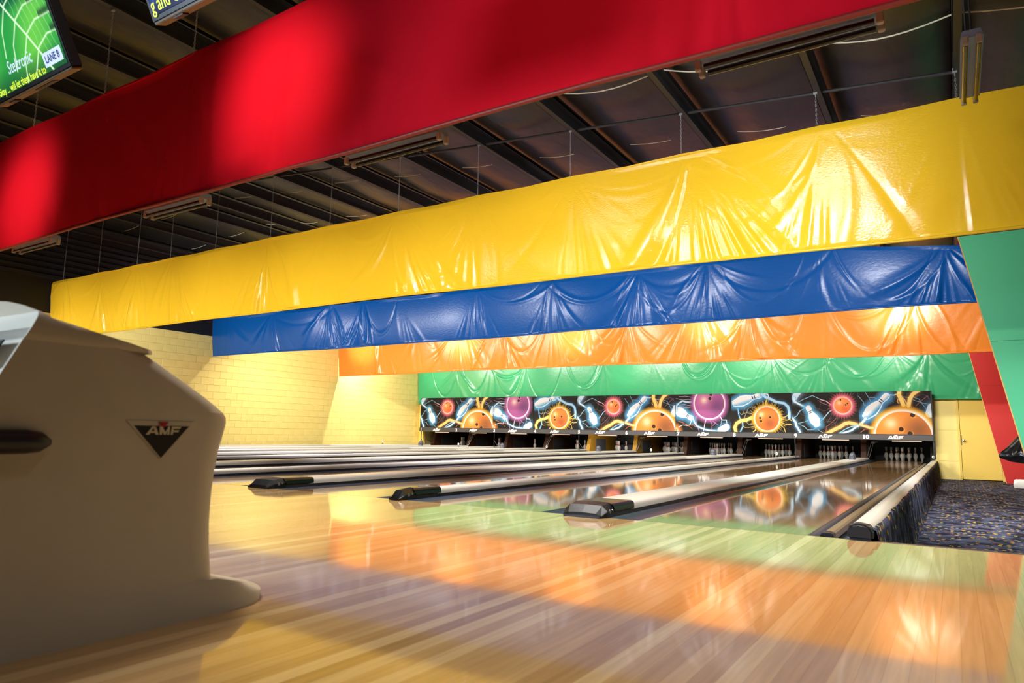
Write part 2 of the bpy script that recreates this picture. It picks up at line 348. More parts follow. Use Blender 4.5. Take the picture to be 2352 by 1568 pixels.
# ------------------------------------------------------------------ lanes
gprof = [(0, 0), (.004, -.012), (.02, -.05), (.06, -.078), (.107, -.086), (.155, -.078), (.195, -.05), (.21, -.02), (.2144, -.015)]
YE = 19.2
def gutter_mb(y0=0., y1=YE, flip=False):
    mb = MB(); P = [(x, z) for x, z in gprof]
    poly = P + [(x, z-.012) for x, z in reversed(P)]
    return mb.prism([(x, z) for x, z in poly], 'y', y0, y1)
bed = MB().box((0, .006, -.05), (LW, 16.9, 0)).mesh('lane_bed', 'lane_wood'); deck = MB().box((0, 16.9, -.05), (LW, YE, 0)).mesh('pin_deck', 'deck_wood')
gme = gutter_mb().mesh('gutter', 'gutter', smooth=60)
for n in range(1, 11):
    l, r = lanes[n]
    t = thing('bowling_lane', 'polished brown bowling lane %s, between its two gutters' % NUM[n], 'bowling lane', (l, 0, 0), 'bowling lanes side by side')
    link('lane_bed', bed, t); link('pin_deck', deck, t)
    link('gutter', gme, t, (LW, 0, 0)); link('gutter', gme, t, (-G, 0, 0))
    if n == 10: MB().prism([(LW+.05, -.055), (LW+.105, -.055), (LW+.11, -.012), (LW+.1, 0), (LW+.06, 0), (LW+.045, -.012)], 'y', .28, 16.6).build('bumper_rail', 'rail_tan', t).__setitem__('label', 'tan folded bumper rail in the gutter'); MB().prism([(LW+.044, -.06), (LW+.112, -.06), (LW+.116, -.01), (LW+.104, .0), (LW+.056, .0), (LW+.04, -.01)], 'y', .2, .3).build('rail_end', 'dark_rubber', t, bevel=.005)

def divider(n, x0, x1, label, group):
    wd = x1-x0; t = thing('lane_divider', label, 'lane divider', (x0, 0, 0), group); yend = 17.25
    MB().box((.006, .05, -.09), (wd-.006, yend, .03)).build('body', 'divider_side', t)
    e = min(.03, wd*.2); pr = [(.002, .028), (.002, .052)] + [(e*(1-math.cos(a))+.002, .052+.03*math.sin(a)) for a in (.5, 1.0, 1.57)] 
    pr = pr + [(wd-p[0], p[1]) for p in reversed(pr)]
    MB().prism(pr, 'y', .42, yend).build('cap', 'cap_grey', t, smooth=50)
    pc = [(a+(-.002 if a < wd/2 else .002), b+.006) for a, b in pr]
    MB().prism(pc, 'y', .10, .46).build('collar', 'black_gloss', t, smooth=50)
    # wedge nose
    e = min(.05, wd*.28); mb = MB()
    y0, ym, y1 = -.09, -.015, .12
    sec = [(y0, .002, .012, e*.5), (y0+.012, .002, .03, e*.35), (ym, 0., .078, 0.), (y1, 0., .092, 0.)]
    for (yy, zb, zt, ins) in sec:
        for px, pz in ((ins, zb), (wd-ins, zb), (wd-ins, zt*.55), (wd-ins-e*.8, zt), (wd/2, zt+.004), (ins+e*.8, zt), (ins, zt*.55)): mb.v.append((px, yy, pz))
    for i in range(3):
        for j in range(7): mb.f.append((i*7+j, i*7+(j+1) % 7, (i+1)*7+(j+1) % 7, (i+1)*7+j)); mb.mi.append(0)
    mb.f += [tuple(range(6, -1, -1)), tuple(range(21, 28))]; mb.mi += [0, 0]
    ns = mb.build('nose', 'nose_rubber' if wd > .2 else 'black_gloss', t, bevel=.006)
    MB().tube([(wd-.006, .03, .04), (wd+.002, .03, .04)], .013, 12).build('bolt', 'steel', ns)
    MB().tube([(wd-.006, .07, .045), (wd+.002, .07, .045)], .007, 10).build('bolt', 'steel', ns)
    return t
hp = [(.085, 0), (.085, .02), (.078, .06), (.07, .10), (.058, .135), (.035, .158), (.008, .166)]
hood_me = MB().lathe(hp, 18).mesh('shell', 'hood_grey', smooth=60)
hd_me = MB().box((-.05, -.075, .05), (.05, -.04, .09)).mesh('notch', 'rail_dark', bevel=.004)
def sensor(x, y, z, lbl):
    s = thing('ball_sensor', lbl, 'sensor', (x, y, z), 'white ball sensors on the dividers')
    MB().box((-.03, -.03, 0), (.03, .03, .014)).build('base', 'black', s, bevel=.003)
    MB().tube([(0, 0, .01), (0, 0, .06)], .012, 8).build('stem', 'black', s)
    MB().lathe([(.012, .045), (.028, .06), (.03, .09), (.026, .115), (.01, .125)], 12).build('head', 'white_plastic', s, smooth=True)
    MB().tube([(0, -.02, .085), (0, -.034, .085)], .011, 10).build('lens', 'black', s)
for n in range(1, 11):
    x0, x1 = dividers[n]
    if n == 1: lb = 'narrow grey capped divider along the left wall beside lane one'
    else: lb = '%s grey capped divider between lanes %s and %s' % ('wide' if x1-x0 > .2 else 'narrow', NUM[n-1], NUM[n])
    divider(n, x0, x1, lb, 'grey capped lane dividers')
    if x1-x0 > .2:
        h = thing('ball_return_hood', 'grey rounded hood on the far end of the divider between lanes %s and %s' % (NUM[n-1], NUM[n]), 'hood', ((x0+x1)/2+.04, 14.6, .085), 'ball return hoods near the pins')
        link('shell', hood_me, h); link('notch', hd_me, h)
    else:
        sensor((x0+x1)/2-.02, 14.6, .085, 'small white sensor on the divider %s' % ('by the left wall beside lane one' if n == 1 else 'between lanes %s and %s' % (NUM[n-1], NUM[n])))
# end divider beside the carpet
ex0, ex1 = G+.004, G+.13
t = thing('lane_divider', 'end divider with a white cap and carpeted side next to lane ten', 'lane divider', (0, 0, 0), 'grey capped lane dividers')
MB().box((ex0+.004, .05, -.09), (ex1-.03, 16.96, .03)).build('body', 'divider_side', t)
MB().prism([(ex0, .03), (ex0, .055), (ex0+.02, .08), (ex0+.06, .087), (ex1-.02, .08), (ex1, .055), (ex1, .03)], 'y', .12, 16.9).build('cap', 'cap_grey', t, smooth=50)
mb = MB(); ny = 260
for j in range(ny+1):
    y = .06+16.85*j/ny
    for i, (xx, zz) in enumerate([(ex1-.03, .068), (ex1+.012, .05), (ex1+.022, .0), (ex1+.03, -.12), (ex1+.04, -.28), (ex1+.06, FLOOR+.005)]):
        wob = .0035*math.sin(y*9.1)+.002*math.sin(y*17.3+1) if i else .001*math.sin(y*21)
        mb.v.append((xx+wob, y, zz+(.003*math.sin(y*5.3) if i < 2 else 0)))
for j in range(ny):
    for i in range(5): mb.f.append((j*6+i, j*6+i+1, (j+1)*6+i+1, (j+1)*6+i)); mb.mi.append(0)
mb.build('carpet_side', 'carpet', t, smooth=180)['label'] = 'patterned carpet wrapped over the side'
mb = MB(); MBp = [(ex0-.004, .002), (ex0-.004, .06), (ex0+.02, .088), (ex0+.06, .094), (ex1-.02, .086), (ex1+.006, .058), (ex1+.006, .002)]
mb.prism(MBp, 'y', -.02, .09).build('nose', 'dark_rubber', t, bevel=.014, seg=3)
sensor((ex0+ex1)/2-.01, 16.3, .085, 'small white sensor on the end divider beside the carpet')

# ------------------------------------------------------------------ masking units (printed art rasterised per vertex)
AH = (ZT-ZB)-.155; NXV, NYV = 250, 166
gx, gy = np.meshgrid(np.linspace(0, PW, NXV), np.linspace(0, AH, NYV))     # metres from the top-left corner, y down
class Art:
    def __init__(s, box, seed, gx=gx, gy=gy, W=PW, H=AH, bg=(28, 25, 23)):
        s.x0, s.y0, s.x1, s.y1 = box; s.W, s.H = W, H; s.gx, s.gy = gx, gy
        s.c = np.empty(gx.shape+(3,)); s.c[:] = np.array(bg)/255.; s.r = random.Random(seed)
    def p(s, q): return ((q[0]-s.x0)/(s.x1-s.x0)*s.W, (q[1]-s.y0)/(s.y1-s.y0)*s.H)
    def k(s): return s.W/(s.x1-s.x0)
    def mix(s, a, col): s.c = s.c*(1-a[..., None])+np.array(col)/255.*a[..., None]
    def dist(s, pts):
        P = [s.p(q) for q in pts]; d = np.full(s.gx.shape, 1e9); tt = np.zeros(s.gx.shape); n = len(P)-1
        for i in range(n):
            (ax, ay), (bx, by) = P[i], P[i+1]; L = max((bx-ax)**2+(by-ay)**2, 1e-9)
            t = np.clip(((s.gx-ax)*(bx-ax)+(s.gy-ay)*(by-ay))/L, 0, 1)
            dd = np.hypot(s.gx-ax-t*(bx-ax), s.gy-ay-t*(by-ay)); m = dd < d; d[m] = dd[m]; tt[m] = ((i+t)/n)[m]
        return d, tt
    def line(s, pts, w, col, glow=None, gw=0, a=1.):
        d, _ = s.dist(pts)
        if glow: s.mix(np.exp(-(d/gw)**2)*.9*a, glow)
        s.mix(np.clip((w-d)/.006+.5, 0, 1)*a, col)
    def bolt(s, pts, w, col, jit=28, a=.9, glow=None):
        out = []
        for (p, q) in zip(pts[:-1], pts[1:]):
            out.append(p); L = math.hypot(q[0]-p[0], q[1]-p[1]); m = max(1, int(L/90))
            for j in range(1, m):
                t = j/m; out.append((p[0]+(q[0]-p[0])*t+s.r.uniform(-jit, jit), p[1]+(q[1]-p[1])*t+s.r.uniform(-jit, jit)))
        out.append(pts[-1]); s.line(out, w, col, glow, .028, a)
    def ball(s, c, r, col, hi, shade, hl, sh, ring, glow, rr, rg, holes, hr, rays=0):
        cx, cy = s.p(c); k = s.k(); r *= k; rr *= k; rg *= k
        dx, dy = s.gx-cx, s.gy-cy; d = np.hypot(dx, dy); th = np.arctan2(dy, dx); rag = 1.
        if rays:
            rag = 1+.07*np.sin(th*rays)+.05*np.sin(th*rays*1.7+1)+.04*np.sin(th*rays*2.9+2)
        s.mix(np.clip((rg*rag-d)/(rg*rag-rr), 0, 1)**.8*.95, glow)
        s.mix(np.clip((rr-d)/(rr-r)*1.5, 0, 1), ring)
        inside = np.clip((r-d)/.008+.5, 0, 1); s.mix(inside, col)
        hx, hy = s.p(hl); s.mix(inside*np.exp(-((s.gx-hx)**2+(s.gy-hy)**2)/(r*.75)**2)*.55, shade if False else hi)
        qx, qy = s.p(sh); s.mix(inside*np.exp(-((s.gx-qx)**2+(s.gy-qy)**2)/(r*.55)**2)*.75, shade)
        s.mix(inside*np.exp(-((s.gx-hx)**2+(s.gy-hy)**2)/(r*.22)**2)*.8, (252, 236, 200))
        for h in holes:
            ox, oy = s.p(h); e = hr*k
            s.mix(inside*np.clip((e*1.3-np.hypot(s.gx-ox-e*.25, s.gy-oy-e*.25))/.01+.5, 0, 1)*.6, hi)
            s.mix(inside*np.clip((e-np.hypot(s.gx-ox, s.gy-oy))/.01+.5, 0, 1), (58, 36, 28))
    def pin(s, base, head, wid, body, sh, glow, gw, stripes=True):
        b, h = s.p(base), s.p(head); L = math.hypot(h[0]-b[0], h[1]-b[1]); ux, uy = (h[0]-b[0])/L, (h[1]-b[1])/L
        t = ((s.gx-b[0])*ux+(s.gy-b[1])*uy)/L; v = (s.gx-b[0])*(-uy)+(s.gy-b[1])*ux
        prof = np.interp(t, [-.02, 0, .06, .3, .5, .66, .74, .86, .95, 1, 1.02], [0, .5, .62, 1, .82, .46, .42, .54, .5, .3, 0])*wid*s.k()
        tc = np.clip(t, 0, 1); pc = np.interp(tc, [0, .06, .3, .5, .66, .74, .86, .95, 1], [.5, .62, 1, .82, .46, .42, .54, .5, .3])*wid*s.k()
        out = np.maximum(np.hypot((t-tc)*L, 0), 0); d = np.hypot(np.maximum(np.abs(v)-pc, 0), out)
        s.mix(np.clip(1-d/(gw*s.k()), 0, 1)**.7*.95, glow)
        ins = np.clip((prof-np.abs(v))/.006+.5, 0, 1)*(t > -.02)*(t < 1.02)
        s.mix(ins, (238, 246, 252)); s.mix(ins*np.clip((prof*.86-np.abs(v))/.01, 0, 1), body)
        s.mix(ins*np.clip(v/(wid*s.k())*1.6+.1, 0, 1)*np.clip((prof*.84-np.abs(v))/.01, 0, 1), sh)
        if stripes:
            for a in (.67, .74): s.mix(ins*np.clip((.018-np.abs(t-a))/.008, 0, 1)*np.clip((prof*.8-np.abs(v))/.01, 0, 1), (38, 38, 78))
    def rand_bolts(s, c, r0, r1, n, w, cols):
        for i in range(n):
            a = s.r.uniform(0, 2*PI); pts = [(c[0]+r0*math.cos(a), c[1]+r0*math.sin(a))]; rr = r0
            while rr < r1*s.r.uniform(.8, 1.1):
                rr += s.r.uniform(50, 110); a += s.r.uniform(-.13, .13); pts.append((c[0]+rr*math.cos(a), c[1]+rr*math.sin(a)))
            s.bolt(pts, w, s.r.choice(cols), 18, .65)
BL, WB, LB = (92, 172, 224), (226, 240, 250), (150, 205, 240)
def art_a():
    A = Art((215, 150, 2050, 1270), 3)
    A.rand_bolts((1640, 510), 330, 700, 12, .004, [(190, 110, 130), (150, 120, 140), (205, 130, 140)])
    A.rand_bolts((830, 850), 200, 520, 7, .0035, [(110, 120, 135), (130, 110, 100)])
    A.bolt([(1170, 930), (1300, 940), (1440, 1060), (1400, 1100)], .004, (130, 110, 120)); A.bolt([(1450, 860), (1330, 970), (1170, 1080), (1160, 1220)], .006, (190, 110, 110))
    A.line([(180, 820), (300, 960), (330, 1080), (420, 1230), (430, 1300)], .026, WB, BL, .07)
    A.line([(420, 130), (330, 230), (290, 300)], .075, (205, 222, 245), (150, 180, 225), .14)
    A.line([(290, 300), (290, 390), (440, 470), (560, 530), (660, 560)], .024, WB, BL, .05)
    A.bolt([(420, 400), (560, 330), (810, 230), (900, 270), (1040, 340)], .009, LB); A.bolt([(1040, 340), (1200, 390), (1300, 470), (1380, 500)], .012, (246, 200, 212), 18)
    A.bolt([(980, 370), (1200, 480), (1340, 520)], .006, (220, 130, 150)); A.bolt([(620, 570), (450, 650), (350, 790), (260, 850)], .011, LB)
    A.bolt([(390, 1000), (560, 960), (690, 910)], .009, LB); A.bolt([(430, 1040), (560, 1090), (640, 1180), (820, 1170), (880, 1110)], .009, LB, 14)
    A.bolt([(900, 1150), (1000, 1210), (1100, 1270)], .007, LB); A.bolt([(1000, 950), (1130, 840), (1240, 700), (1360, 620)], .01, (196, 206, 240)); A.bolt([(980, 900), (1120, 830), (1300, 640)], .006, LB)
    A.pin((940, 1080), (660, 520), 150, (240, 240, 242), (226, 234, 240), BL, 150)
    A.ball((1640, 510), 228, (244, 134, 74), (250, 186, 112), (240, 96, 60), (1550, 440), (1720, 640), (246, 196, 204), (238, 108, 124), 285, 400, [(1590, 355), (1775, 455), (1725, 492)], 22, 31)
    A.line([(1150, 1300), (1350, 1180), (1550, 1090), (1680, 1000), (1800, 975), (1950, 1010), (2090, 1060)], .045, (250, 206, 128), (232, 160, 70), .075)
    A.line([(1520, 1280), (1700, 1230), (1850, 1180), (1980, 1080), (2060, 1050)], .022, WB, BL, .05); A.line([(1500, 1270), (1680, 1150), (1860, 1070), (2000, 1060)], .012, LB)
    return A
def art_b():
    A = Art((130, 120, 2170, 1310), 5)
    A.rand_bolts((1370, 1360), 960, 1280, 14, .004, [(190, 120, 90), (150, 110, 130), (130, 150, 170)])
    for q in ([(-20, 250), (150, 240), (220, 330), (280, 400), (300, 500), (380, 520)], [(350, 130), (440, 280), (600, 280), (740, 330)], [(460, 300), (500, 400)], [(1420, 270), (1700, 280), (1860, 340), (1900, 420), (2050, 640), (2120, 700)], [(1650, 330), (1900, 420), (2170, 490)]): A.bolt(q, .006, LB, 14)
    A.bolt([(1760, 260), (1990, 220), (2140, 340)], .006, (130, 80, 140)); A.bolt([(1760, 520), (1900, 400), (2100, 250)], .007, (170, 100, 90))
    A.line([(2120, 740), (2190, 560)], .1, (210, 226, 240), (90, 150, 210), .16)
    A.pin((290, 860), (1010, 190), 190, (236, 234, 238), (72, 150, 206), (84, 160, 222), 190)
    A.line([(1330, 60), (1310, 220), (1360, 330), (1420, 500)], .05, (252, 214, 122), (238, 170, 60), .07); A.line([(1860, 90), (1700, 190), (1600, 330), (1560, 520)], .045, (252, 214, 130), (238, 160, 60), .07)
    A.bolt([(1350, 270), (1450, 330), (1520, 470)], .012, (250, 190, 130)); A.bolt([(1280, 330), (1250, 400), (1290, 450)], .012, (240, 170, 110)); A.bolt([(1040, 210), (1240, 190)], .01, WB)
    A.ball((1370, 1360), 775, (240, 136, 54), (252, 168, 70), (122, 76, 52), (1040, 1010), (1790, 1180), (240, 230, 222), (246, 176, 56), 880, 1010, [(1655, 770), (1320, 1165), (1560, 1285)], 70)
    A.line([(330, 870), (250, 960), (140, 1060)], .03, WB, BL, .06); A.line([(90, 1020), (250, 1080), (420, 1130), (520, 1140)], .03, (252, 214, 150), (240, 160, 70), .05)
    A.bolt([(300, 1030), (360, 1060), (420, 1090)], .008, (230, 130, 110), 8); A.bolt([(160, 1270), (280, 1180), (380, 1170)], .008, (220, 120, 80), 12)
    return A
def art_c():
    A = Art((110, 200, 1780, 1320), 9)
    A.rand_bolts((1145, 480), 560, 860, 10, .0045, [(170, 110, 150), (150, 90, 140)])
    A.ball((80, 1300), 60, (240, 140, 60), (250, 170, 80), (240, 140, 60), (80, 1290), (80, 1300), (252, 220, 170), (240, 140, 60), 130, 270, [], 10)
    A.pin((70, 640), (650, 950), 150, (240, 238, 240), (232, 236, 240), (90, 172, 224), 170)
    A.line([(135, 700), (140, 540), (220, 460), (330, 400), (430, 430), (600, 430)], .014, WB, BL, .04)
    for q in ([(220, 260), (420, 250), (520, 270), (660, 290)], [(130, 320), (250, 350), (340, 370), (480, 350), (600, 350)], [(220, 530), (380, 490), (500, 540), (620, 520)], [(240, 560), (400, 590), (520, 600), (620, 560)]): A.bolt(q, .0075, (206, 176, 204), 16)
    A.ball((1145, 480), 438, (166, 86, 150), (232, 140, 176), (112, 70, 116), (990, 380), (1380, 560), (246, 226, 240), (176, 96, 166), 505, 620, [(1200, 215), (1170, 335)], 46)
    A.line([(650, 940), (690, 1050), (760, 1150), (930, 1230), (1100, 1280), (1450, 1300)], .02, WB, BL, .055)
    A.bolt([(740, 860), (730, 980), (750, 1100), (830, 1310)], .011, (206, 160, 206), 14); A.bolt([(1040, 960), (1000, 1090), (980, 1200), (960, 1310)], .013, (240, 214, 236), 12)
    A.bolt([(1170, 1000), (1220, 1110), (1210, 1220), (1240, 1280)], .009, (206, 140, 196), 12); A.bolt([(1330, 1060), (1240, 1140)], .008, (206, 140, 196)); A.bolt([(1250, 1010), (1400, 1120)], .009, (206, 140, 196))
    A.line([(1470, 880), (1520, 970), (1640, 970), (1660, 1120)], .013, WB); A.bolt([(1500, 960), (1490, 1080), (1450, 1180)], .008, LB)
    A.line([(1480, 1270), (1640, 1180)], .1, (240, 240, 244), (90, 168, 224), .17); A.line([(1480, 1270), (1640, 1180)], .1, (240, 240, 244))
    A.bolt([(610, 960), (560, 1100), (500, 1150), (330, 1130), (200, 1190)], .01, WB, 12); A.bolt([(200, 1020), (330, 1060), (440, 1120), (640, 1120), (720, 1180)], .009, (226, 130, 90), 16); A.bolt([(420, 1100), (630, 1250)], .006, (206, 120, 90))
    return A
def art_d():
    A = Art((215, 185, 2060, 1360), 12)
    A.rand_bolts((1320, 950), 430, 800, 16, .004, [(150, 130, 90), (120, 110, 100), (176, 150, 90)])
    for q in ([(340, 600), (430, 710), (500, 800), (570, 820)], [(640, 620), (610, 750), (540, 830)], [(580, 800), (700, 770), (870, 790)], [(880, 480), (870, 590), (960, 640), (1030, 670)], [(860, 590), (740, 650), (690, 780), (640, 880), (640, 1010), (760, 1120), (880, 1110)]): A.bolt(q, .006, (200, 190, 150), 12)
    A.line([(430, 620), (440, 790), (490, 960)], .012, LB, (40, 100, 180), .03); A.line([(560, 1050), (570, 1180), (490, 1340)], .014, LB, BL, .03)
    A.pin((270, 500), (1200, 215), 175, (238, 236, 238), (110, 178, 226), (92, 172, 226), 160)
    A.line([(1190, 210), (1300, 300), (1450, 360), (1600, 440), (1850, 490), (1960, 590), (1990, 740), (1990, 920)], .036, (170, 214, 244), (70, 140, 206), .065)
    A.line([(1240, 200), (1370, 210), (1380, 290)], .012, WB)
    for i in range(46):
        a = 2*PI*i/46+A.r.uniform(-.05, .05); A.line([(1320+400*math.cos(a), 950+400*math.sin(a)), (1320+A.r.uniform(500, 590)*math.cos(a+.05), 950+A.r.uniform(500, 590)*math.sin(a+.05))], .006, (238, 190, 70), None, 0, .8)
    A.line([(360, 1400), (310, 1220), (380, 1090), (520, 1010), (680, 990), (800, 940), (960, 900)], .045, (250, 218, 128), (236, 190, 60), .06)
    A.bolt([(1310, 560), (1290, 470), (1330, 380)], .02, (240, 200, 80), 12)
    A.ball((1320, 950), 360, (236, 128, 56), (250, 170, 76), (160, 84, 50), (1150, 820), (1400, 1090), (246, 226, 206), (242, 186, 60), 420, 500, [(1110, 925), (1420, 905), (1140, 1020)], 34)
    for q in ([(1740, 940), (1870, 890), (1960, 830)], [(1750, 960), (1900, 990), (1990, 960), (2050, 1000)], [(1740, 1050), (1900, 1120), (2040, 1110)], [(1720, 1130), (1820, 1210), (1860, 1330)]): A.bolt(q, .012, (248, 210, 100), 12)
    A.bolt([(970, 1220), (960, 1290), (890, 1350)], .014, (250, 220, 140), 8); A.bolt([(560, 1160), (640, 1220), (780, 1210), (900, 1180)], .008, (230, 200, 110), 10)
    return A
def raster_mesh(name, A, matname, w, h, dim=1.):
    ny, nx = A.gx.shape; co = np.zeros((ny, nx, 3)); co[..., 0] = A.gx/A.W*w; co[..., 2] = -A.gy/A.H*h
    ii, jj = np.meshgrid(np.arange(nx-1), np.arange(ny-1)); a = (jj*nx+ii).ravel()
    quads = np.stack([a, a+nx, a+nx+1, a+1], 1)
    me = bpy.data.meshes.new(name); me.vertices.add(nx*ny); me.vertices.foreach_set('co', co.reshape(-1))
    me.loops.add(quads.size); me.loops.foreach_set('vertex_index', quads.reshape(-1).astype(np.int32))
    me.polygons.add(len(quads)); me.polygons.foreach_set('loop_start', np.arange(0, quads.size, 4, dtype=np.int32)); me.polygons.foreach_set('loop_total', np.full(len(quads), 4, np.int32))
    me.update(calc_edges=True); me.validate()
    c = np.clip(A.c*dim, 0, 1); c = np.where(c <= .04045, c/12.92, ((c+.055)/1.055)**2.4)
    at = me.color_attributes.new('print', 'FLOAT_COLOR', 'POINT'); at.data.foreach_set('color', np.concatenate([c.reshape(-1, 3), np.ones((nx*ny, 1))], 1).reshape(-1))
    me.materials.append(MATS[matname]); return me
BRD = .012
arts = {1: raster_mesh('printed_art', art_a(), 'mask_print', PW-BRD, AH, .84), 2: raster_mesh('printed_art', art_b(), 'mask_print', PW-BRD, AH, .84), 3: raster_mesh('printed_art', art_c(), 'mask_print', PW-BRD, AH, .84), 0: raster_mesh('printed_art', art_d(), 'mask_print', PW-BRD, AH, .84)}
ALAB = {1: 'white pin and a small glowing pink orange ball', 2: 'blue pin and a big glowing orange ball', 3: 'large glowing purple ball', 0: 'blue pin and a glowing three hole orange ball'}
lg = logo_letters(.084).prism([(.012, .062), (.056, .108), (-.034, .108)], 'y', -.006, 0).mesh('logo', 'print_white')
pan = MB().box((0, 0, 0), (PW-.006, .06, ZT-ZB)).mesh('panel', 'mask_black', bevel=.004)
rl = MB().prism([(-.03, 0), (-.03, .13), (-.012, .155), (.0, .155), (0, 0)], 'x', 0, PW-.006).mesh('lower_rail', 'rail_dark')
st = MB().box((.52*PW-.12, -.02, -.035), (.52*PW+.56, .0, -.012)).mesh('lens_strip', 'strip_pale')
for n in range(1, 11):
    px = XM-PW*(11-n)
    t = thing('masking_panel', 'black masking panel numbered %s with %s' % (NUM[n], ALAB[n % 4]), 'masking panel', (px, YM, ZB), 'printed masking panels above the pins')
    link('panel', pan, t); link('printed_art', arts[n % 4], t, (BRD/2, -.004, ZT-ZB-.006)); link('lower_rail', rl, t); link('lens_strip', st, t)
    l2 = link('logo', lg, t, (.5*PW, -.031, .024)); l2['label'] = 'white wide lettering'
    nm = text_mesh(str(n), .15, 'print_white', .006, 1.1); o = link('number', nm, t, (.085 if n < 10 else .15, -.034, .025)); o.rotation_euler = (PI/2, 0, 0); o['label'] = 'white number %d' % n
    if n % 2:
        lx = .055
        MB().box((lx-.012, .01, .089-ZB), (lx+.012, .035, 0)).box((lx-.05, -.02, .089-ZB), (lx+.06, .06, .1-ZB)).tube([(lx, .02, .3-ZB), (lx+.16, .02, .095-ZB)], .01, 6).build('leg', 'black', t)
    if n == 10: MB().box((PW-.006, -.03, -.02), (PW+.022, .1, ZT-ZB)).box((PW-.02, .04, -.485), (PW+.04, .1, 0)).build('end_cap', 'black', t)

# ------------------------------------------------------------------ pin decks
for n in range(1, 12):
    if n == 11: xc = ex0+.03
    else: xc = sum(dividers[n])/2
    bright = n in (5, 6)
    nm_ = 'brown wooden side board' if not bright else 'bright yellow side board'
    where = 'at the left end of the pin decks' if n == 1 else ('at the right end of the pin deck of lane ten' if n == 11 else 'between the pin decks of lanes %s and %s' % (NUM[n-1], NUM[n]))
    t = thing('kickback', nm_ + ' ' + where if n < 11 else 'black side board at the right end of the pin deck of lane ten', 'side board', (xc, 0, 0), 'side boards between the pin decks')
    mt = 'kick_yellow' if bright else ('black' if n == 11 else 'kick_wood')
    MB().prism([(17.42, .0), (17.62, .52), (17.62, .6), (19.9, .6), (19.9, 0)], 'x', -.07, .07).build('board', mt, t, bevel=.006)
    if n != 11: MB().box((.07, 17.95, .02), (.085, 18.75, .42)).build('pad', 'kick_grey' if bright else 'rail_dark', t, bevel=.004)
    if n % 2 == 0 and n < 11:
        for q in (.10, .16): MB().tube([(q, 17.3, .09), (q+.12, 17.5, .55)], .008, 6).build('stay_rod', 'steel', t)
        MB().lathe([(.03, 0), (.05, .02), (.045, .05), (.02, .07)], 10, (.25, 17.5, .47)).tube([(.2, 17.48, .5), (.36, 17.5, .52)], .012, 6).build('linkage', 'zinc', t, smooth=True)
prof = [(.026, 0), (.029, .004), (.0363, .06), (.0535, .09), (.0605, .114), (.057, .15), (.047, .184), (.0315, .214), (.0247, .239), (.0229, .254), (.0232, .268), (.0262, .302), (.0315, .338), (.0323, .346), (.031, .362), (.024, .375), (.010, .381)]
mis = [0]*(len(prof)-1); mis[7] = 1; mis[9] = 1
pin_me = MB().lathe(prof, 14, mis=mis).mesh('bowling_pin', ['pin_white', 'pin_red'], smooth=60)
POS = {1: (0, 0, 'front pin'), 2: (-.5, 1, 'second row left pin'), 3: (.5, 1, 'second row right pin'), 4: (-1, 2, 'third row left pin'), 5: (0, 2, 'third row middle pin'), 6: (1, 2, 'third row right pin'),
       7: (-1.5, 3, 'back row leftmost pin'), 8: (-.5, 3, 'back row second pin from left'), 9: (.5, 3, 'back row third pin from left'), 10: (1.5, 3, 'back row rightmost pin')}
for n in range(1, 11):
    ids = range(1, 11) if n >= 6 else ([1, 2, 4, 7, 3] if n >= 4 else [1, 2, 4, 7])
    for k in ids:
        dx, row, nm_ = POS[k]
        tag(link('bowling_pin', pin_me, None, (sum(lanes[n])/2+dx*.3048, 18.29+row*.264, 0)), 'white red-banded pin, %s of the rack on lane %s' % (nm_, NUM[n]), 'bowling pin', 'pins standing in the racks')
t = thing('ball_cushion', 'hanging dark blue ball cushion behind the bright pins of lane five', 'ball cushion', (sum(lanes[5])/2, 19.3, .12))
MB().box((-.55, 0, .12), (.5, .12, .5)).build('pad', 'dark_rubber', t, bevel=.04, seg=3); MB().box((-.45, -.02, -.1), (.4, .04, .12)).build('apron', 'gutter', t, bevel=.01)
# work light over the pin deck of lane five
area((sum(lanes[5])/2, 17.2, .56), (sum(lanes[5])/2, 18.3, 0), .5, .05, 5, (1, .97, .9)); area((sum(lanes[4])/2, 17.2, .56), (sum(lanes[4])/2, 18.3, 0), .5, .05, 2, (1, .97, .9))
for n in (1, 2, 3, 6, 7, 8, 9, 10): area((sum(lanes[n])/2, 17.0, .56), (sum(lanes[n])/2, 18.6, .1), .6, .03, .28, (1, .88, .68))

